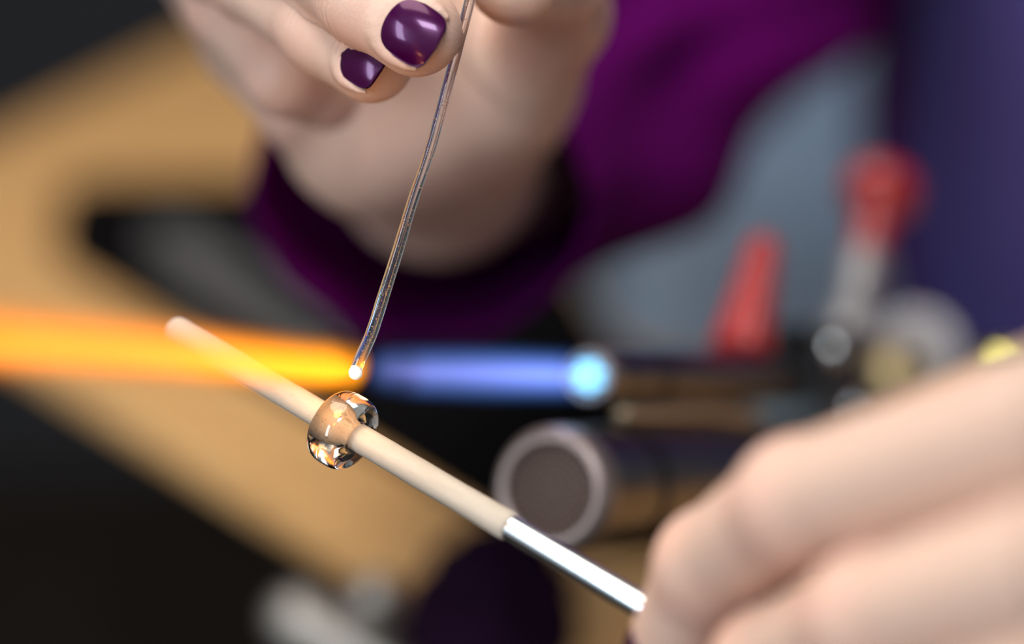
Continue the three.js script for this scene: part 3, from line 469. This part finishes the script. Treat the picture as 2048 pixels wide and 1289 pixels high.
  const armsC = blend([cone(shR, elbowR, 0.046, 0.032), cone(elbowR, P(1000, 262, 0.88), 0.032, 0.0265), cone(shL, elbowL, 0.050, 0.040), cone(elbowL, wristL, 0.040, 0.0245)], 0.03);
  const trunk = (x, y, z) => smin(smin(torso(x, y, z), legs(x, y, z), 0.04), smin(armsC(x, y, z), head(x, y, z), 0.03), 0.04);

  // colour of the skin: redder over joints and finger ends, with mottling
  const red = []; for (const f of [F, G]) for (const k in f) { f[k].forEach(([p, r], i) => { if (i) red.push([p, r * (i === 3 ? 1.0 : 1.15), i === 3 ? 0.65 : 1]); }); }
  const segs = []; let cum = 0; for (const f of [F, G]) for (const k in f) { const ax = f[k][3][0].clone().sub(f[k][1][0]).normalize(), sd = UPC.clone().addScaledVector(ax, -UPC.dot(ax)).normalize(); f[k].slice(1).forEach((j, i) => segs.push([f[k][i][0], j[0], cum, (f[k][i][1] + j[1]) / 2, ax, sd])); cum += 0.31; }
  for (const s of [...palm, ...fore, ...palmLp, foreL]) segs.push([s.seg[0], s.seg[1], cum, (s.seg[2] + s.seg[3]) / 2, RX, UPC]);
  function finish(g) {
    const p = g.attributes.position, c = new Float32Array(p.count * 3), uv = new Float32Array(p.count * 2), q = V(0, 0, 0), ab = V(0, 0, 0), w = V(0, 0, 0);
    for (let i = 0; i < p.count; i++) {
      q.fromBufferAttribute(p, i);
      let best = 1e9, bu = 0, bv = 0;
      for (const [a, b, u, r, e1, e2] of segs) { ab.subVectors(b, a); const L = ab.length(); ab.divideScalar(L); w.subVectors(q, a); const t = clamp(w.dot(ab), 0, L), d = w.addScaledVector(ab, -t).length() - r; if (d < best) { best = d; bu = u + q.dot(e1); bv = q.dot(e2); } }
      uv[i * 2] = bu / 0.02; uv[i * 2 + 1] = bv / 0.02;
      let m = 0; for (const [a, r, s] of red) { const d = q.distanceTo(a) / (r * 1.5); if (d < 1) m = Math.max(m, (1 - d) * (1 - d) * (1 + 2 * d) * s); }
      const n = N3(q.x * 160, q.y * 160, q.z * 160) * 0.5 + N3(q.x * 520, q.y * 520, q.z * 520) * 0.3;
      const blush = clamp(0.75 * m + 0.34 * n, -0.3, 0.9);
      c[i * 3] = 0.725 * (1 + 0.03 * n); c[i * 3 + 1] = lerp(0.462, 0.320, blush) * (1 + 0.05 * n); c[i * 3 + 2] = lerp(0.345, 0.240, blush) * (1 + 0.04 * n);
    }
    g.setAttribute('color', new THREE.BufferAttribute(c, 3)); g.setAttribute('uv', new THREE.BufferAttribute(uv, 2)); return g;
  }
  const bounds = (pts, m) => { const b = new THREE.Box3().setFromPoints(pts); return [b.min.clone().subScalar(m), b.max.clone().addScalar(m)]; };
  const jr = Object.values(F).flat().map((j) => j[0]).concat([wrist, P(1000, 262, 0.88)]), jl = Object.values(G).flat().map((j) => j[0]);
  const [r0, r1] = bounds(jr, 0.03), [l0, l1] = bounds(jl, 0.022);
  l1.x = Math.min(l1.x, P(2420, 900, 0.44).x);
  const fb = bounds([P(540, -70, 0.584), P(960, -70, 0.584), P(540, 222, 0.645), P(960, 222, 0.645), P(960, -70, 0.645)], 0);
  const handOut = (x, y, z) => Math.max(handR(x, y, z), -Math.max(fb[0].x + 0.0015 - x, x - fb[1].x + 0.0015, fb[0].y + 0.0015 - y, y - fb[1].y + 0.0015, fb[0].z + 0.0015 - z, z - fb[1].z + 0.0015));
  const gr = mergeGeometries([skin(handR, fb[0], fb[1], 0.00045), skin(handOut, r0, r1, 0.0012, false)]), gl = skin(handL, l0, l1, 0.00125);
  // the trunk leaves out what the finer grids cover
  const inBox = (x, y, z, lo, hi, m) => Math.max(lo.x + m - x, x - hi.x + m, lo.y + m - y, y - hi.y + m, lo.z + m - z, z - hi.z + m);
  const whole = (x, y, z) => Math.max(Math.min(trunk(x, y, z), smin(palmL(x, y, z), foreL(x, y, z), 0.01)), -inBox(x, y, z, l0, l1, 0.008));
  const gt = skin(whole, V(-0.1, -0.002, -0.85), V(0.66, 1.56, 0.36), 0.0095, false);
  const skinBump = tex(512, 512, (u, v) => { const q = 128 + N3(Math.cos(u * 6.283) * 9, Math.sin(u * 6.283) * 9, Math.cos(v * 6.283) * 2.2 + 3 * Math.sin(v * 6.283)) * 70 + tileN(u, v, 60, 4) * 40 + tileN(u, v, 150, 8) * 34; return [q, q, q]; }, false);
  const skinMat = phys({ color: 0xffffff, vertexColors: true, roughness: 0.48, bumpMap: skinBump, bumpScale: 0.00013, sheen: 0.25, sheenColor: new THREE.Color(0xffb7a0), sheenRoughness: 0.5, specularIntensity: 0.8 });
  part('body', moved(mergeGeometries([finish(gr), finish(gl), finish(gt)]), PO), skinMat, person);

  // fingernails: curved plates set into the finger ends
  const nailMat = phys({ color: new THREE.Color().setRGB(0.054, 0.0001, 0.040), roughness: 0.2, metalness: 0.35, clearcoat: 0.22, clearcoatRoughness: 0.05, specularIntensity: 0.5 });
  function nail(pt) {
    const pos = [], idx = [], nu = 30, nv = 24, uv = [];
    for (let side = 0; side < 2; side++) for (let i = 0; i <= nu; i++) for (let j = 0; j <= nv; j++) { const q = pt(i / nu, j / nv * 2 - 1, side ? -0.0006 : 0.0); pos.push(q.x, q.y, q.z); uv.push(i / nu, j / nv); }
    const S = (nu + 1) * (nv + 1); for (let i = 0; i < nu; i++) for (let j = 0; j < nv; j++) { const o = i * (nv + 1) + j; idx.push(o, o + nv + 1, o + 1, o + 1, o + nv + 1, o + nv + 2); idx.push(S + o, S + o + 1, S + o + nv + 1, S + o + 1, S + o + nv + 2, S + o + nv + 1); }
    for (let i = 0; i < nu; i++) for (const j of [0, nv]) { const o = i * (nv + 1) + j, p = o + nv + 1; idx.push(o, S + o, p, p, S + o, S + p); }
    const g = new THREE.BufferGeometry(); g.setAttribute('position', new THREE.Float32BufferAttribute(pos, 3)); g.setAttribute('uv', new THREE.Float32BufferAttribute(uv, 2)); g.setIndex(idx); g.computeVertexNormals(); return moved(g, PO);
  }
  for (const [pt, label] of nails) part('fingernail', nail(pt), nailMat, person, label);

  // clothing
  const purple = phys({ color: new THREE.Color().setRGB(0.088, 0.0004, 0.078), roughness: 0.95, specularIntensity: 0.1, side: THREE.DoubleSide });
  // right sleeve: a loose tube with a wide cuff, folded as it hangs
  const sp = new THREE.CatmullRomCurve3([P(838, 392, 0.795), P(930, 343, 0.835), P(1065, 272, 0.89), P(1230, 130, 0.98), P(1400, 10, 1.06), P(1560, -170, 1.13), shR.clone().add(V(0.0, 0.0, 0))]);
  const sn = 60, sm = 72, spos = [], sidx = []; let fr = UPC.clone();
  const frames = []; for (let i = 0; i <= sn; i++) { const c = sp.getPointAt(i / sn), t = sp.getTangentAt(i / sn); fr = fr.clone().addScaledVector(t, -fr.dot(t)).normalize(); frames.push([c, fr, t.clone().cross(fr)]); }
  const rS = (s) => { const k = [[0, 0.0480], [0.10, 0.0485], [0.25, 0.0500], [0.5, 0.054], [0.75, 0.061], [1, 0.080]]; for (let i = 1; i < k.length; i++) if (s <= k[i][0]) return lerp(k[i - 1][1], k[i][1], (s - k[i - 1][0]) / (k[i][0] - k[i - 1][0])); return 0.085; };
  const sl = (i, w, inner) => { const s = i / sn, [c, a, b] = frames[i]; const fold = 0.16 * Math.sin(w * 3 + s * 7 + 0.6) * sstep(0.03, 0.3, s) + 0.08 * Math.sin(w * 5 - s * 18) * sstep(0.02, 0.2, s) + 0.05 * N3(Math.cos(w) * 2, Math.sin(w) * 2, s * 9) - sstep(0.06, 0.25, s) * [0.3, 1.5, 2.6, 3.6, 4.7, 5.7].reduce((m, c, j) => m + 0.17 * Math.exp(-Math.pow((((w - c - (j % 2 ? 1 : -1) * 1.5 * (s - 0.4) + 9.42) % 6.283) - 3.1416) / 0.17, 2)), 0); const r = rS(s) * (1 + Math.max(fold * 1.15, -0.24)) - (inner ? 0.0026 : 0); return c.clone().addScaledVector(a, Math.cos(w) * r * lerp(0.84, 0.97, sstep(0, 0.3, s))).addScaledVector(b, Math.sin(w) * r); };
  for (const inner of [0, 1]) for (let i = 0; i <= sn; i++) for (let k = 0; k <= sm; k++) { const q = sl(i, k / sm * 2 * Math.PI, inner); spos.push(q.x, q.y, q.z); }
  const SS = (sn + 1) * (sm + 1); for (let i = 0; i < sn; i++) for (let k = 0; k < sm; k++) { const o = i * (sm + 1) + k; sidx.push(o, o + sm + 1, o + 1, o + 1, o + sm + 1, o + sm + 2); const p = SS + o; sidx.push(p, p + 1, p + sm + 1, p + 1, p + sm + 2, p + sm + 1); }
  for (let k = 0; k < sm; k++) sidx.push(k, k + 1, SS + k, k + 1, SS + k + 1, SS + k);
  const sg = new THREE.BufferGeometry(); sg.setAttribute('position', new THREE.Float32BufferAttribute(spos, 3)); sg.setIndex(sidx); sg.computeVertexNormals();
  part('sleeve', moved(sg, PO), purple, person, 'wide purple sleeve open at the wrist');
  // left sleeve ends above the wrist, the top covers the torso
  const topF = (x, y, z) => { const fold = 0.004 * N3(x * 22, y * 9, z * 22); let d = torso(x, y, z) - 0.010 - fold; d = smin(d, cone(shR, elbowR, 0.060, 0.050)(x, y, z) - fold, 0.03); return smin(d, leftSleeve(x, y, z) - fold, 0.03); };
  const slL = elbowL.clone().lerp(wristL, 0.55), lsA = cone(shL, elbowL, 0.064, 0.056), lsB = cone(elbowL, slL, 0.056, 0.042), leftSleeve = (x, y, z) => smin(lsA(x, y, z), lsB(x, y, z), 0.02);
  const collar = bodyAt(0, 1.27, 0);
  part('top', moved(skin((x, y, z) => Math.max(topF(x, y, z), y - 1.235, 0.60 - y), V(-0.02, 0.55, -0.85), V(0.66, 1.27, 0.2), 0.0085), PO), purple, person, 'loose purple long sleeved top');
  part('trousers', moved(skin((x, y, z) => Math.max(smin(legs(x, y, z), torso(x, y, z), 0.04) - 0.006, y - 0.66, 0.085 - y), V(-0.1, 0.05, -0.85), V(0.66, 0.70, -0.05), 0.011), PO), std({ color: new THREE.Color().setRGB(0.012, 0.014, 0.03), roughness: 0.9 }), person);
  part('shoe', moved(skin((x, y, z) => Math.max(legs(x, y, z) - 0.007, y - 0.10, 0.001 - y), V(-0.1, -0.02, -0.6), V(0.66, 0.14, 0.05), 0.010), PO), std({ color: 0x141414, roughness: 0.6 }), person);
  // apron: a sheet over the front of the torso
  const apos = [], aidx = [], na = 40, ny = 40, sdfT = (p) => torso(p.x, p.y, p.z) - 0.010;
  for (const off of [0.011, 0.0065]) for (let j = 0; j <= ny; j++) for (let i = 0; i <= na; i++) {
    const w = lerp(-1.25, 0.80, i / na), y = lerp(0.62, 1.16, j / ny), dir = FACE.clone().multiplyScalar(Math.cos(w)).addScaledVector(RT, Math.sin(w)), o = bodyAt(0, y, 0); let r = 0.3; for (let k = 0; k < 40; k++) r -= (sdfT(o.clone().addScaledVector(dir, r)) - off - 0.003 * (1 + Math.sin(w * 9 + y * 6))) * 0.8;
    const q = o.addScaledVector(dir, r); apos.push(q.x, q.y, q.z);
  }
  const AS = (na + 1) * (ny + 1); for (let j = 0; j < ny; j++) for (let i = 0; i < na; i++) { const o = j * (na + 1) + i; aidx.push(o, o + na + 1, o + 1, o + 1, o + na + 1, o + na + 2); const p = o + AS; aidx.push(p, p + 1, p + na + 1, p + 1, p + na + 2, p + na + 1); }
  const edge = (a, b) => aidx.push(a, b, a + AS, b, b + AS, a + AS); for (let i = 0; i < na; i++) { edge(i, i + 1); edge(ny * (na + 1) + i, ny * (na + 1) + i + 1); } for (let j = 0; j < ny; j++) { edge(j * (na + 1), (j + 1) * (na + 1)); edge(j * (na + 1) + na, (j + 1) * (na + 1) + na); }
  const ag = new THREE.BufferGeometry(); ag.setAttribute('position', new THREE.Float32BufferAttribute(apos, 3)); ag.setIndex(aidx); ag.computeVertexNormals();
  part('apron', moved(ag, PO), phys({ color: new THREE.Color().setRGB(0.060, 0.044, 0.150), roughness: 0.9, specularIntensity: 0.15, side: THREE.DoubleSide }), person, 'indigo apron over the purple top');
  // hair and eyes
  part('hair', moved(skin((x, y, z) => { const v = V(x, y, z).sub(headC), f = v.dot(FACE), n = 0.004 * N3(x * 60, y * 12, z * 60); const d = ellipsoidHair(x, y, z) - n; return smax(d, Math.min(f - 0.055 - Math.max(0, v.y - 0.045) * 0.9, 1), 0.01); }, V(0.1, 1.2, -0.78), V(0.46, 1.58, -0.4), 0.007), PO), std({ color: 0x2a1a12, roughness: 0.6 }), person);
  for (const s of [1, -1]) { const e = new THREE.SphereGeometry(0.0115, 16, 12); const c = bodyAt(0.032 * s, 1.425, 0.108).sub(PO); e.translate(c.x, c.y, c.z); part('eye', e, std({ color: 0xd8d4cf, roughness: 0.2 }), person); }
  function ellipsoidHair(x, y, z) { ellipsoidHair.f ??= blend([ellipsoid(bodyAt(0, 1.435, 0.005), 0.088, 0.108, 0.100, qT), ellipsoid(bodyAt(0, 1.33, -0.06), 0.075, 0.11, 0.045, qT)], 0.03); return ellipsoidHair.f(x, y, z); }
}
{ // stool the worker sits on
  const c = V(0.285, 0, -0.60), g = thing('stool', c, 'dark round stool under the worker', 'stool'), m = std({ color: 0x1b1816, roughness: 0.6 });
  part('seat', turned(V(0, 0.41, 0), V(0, 1, 0), [[0, 0], [0, 0.16], [0.01, 0.17], [0.03, 0.17], [0.04, 0.16], [0.042, 0]], 40), m, g);
  for (let k = 0; k < 4; k++) { const w = k * Math.PI / 2 + 0.78; part('leg', rod([V(Math.cos(w) * 0.12, 0.41, Math.sin(w) * 0.12), V(Math.cos(w) * 0.17, 0.012, Math.sin(w) * 0.17)], [0.013, 0.012], 14), m, g); }
}
{ // ring lamp over the bench: its round tube shows as a small oval in the bead
  const c = V(-0.10, 1.36, -0.20), g = thing('ring_lamp', c, 'round ring lamp on an arm above the bench', 'lamp'), dir = V(0.05, -0.44, 0.22).normalize();
  const q = new THREE.Quaternion().setFromUnitVectors(V(0, 0, 1), dir), col = new THREE.Color().setRGB(0.95, 0.98, 1.0);
  const tube = new THREE.TorusGeometry(0.105, 0.011, 20, 72); tube.applyQuaternion(q); part('lamp_tube', tube, std({ color: 0x999999, emissive: col, emissiveIntensity: 6 }), g);
  const hous = new THREE.TorusGeometry(0.105, 0.02, 16, 72, Math.PI * 2); hous.scale(1, 1, 0.5); hous.applyQuaternion(q); hous.translate(-dir.x * 0.022, -dir.y * 0.022, -dir.z * 0.022); part('lamp_housing', hous, std({ color: 0xd8d8d8, roughness: 0.5 }), g);
  const e = V(0.105, 0, -0.02).applyQuaternion(q); part('lamp_arm', rod([V(-e.x, -e.y, -e.z), V(-0.3, 0.12, -0.1), V(-0.62, 0.1, -0.3), V(-1.0, -0.1, -0.55), V(-1.56, -0.1, -0.6)], [0.009, 0.009, 0.009, 0.009, 0.009], 14), std({ color: 0x333333, roughness: 0.5 }), g);
  for (let k = 0; k < 8; k++) { const w = k / 8 * 2 * Math.PI, l = new THREE.PointLight(col, KEY.ring / 8); l.position.set(Math.cos(w) * 0.105, Math.sin(w) * 0.105, 0).applyQuaternion(q); l.castShadow = true; l.shadow.radius = 0.5; l.name = 'ring_lamp_light'; g.add(l); }
}

scene.traverse((o) => { if (o.isMesh) { o.castShadow = true; o.receiveShadow = true; } });
renderer.render(scene, camera);
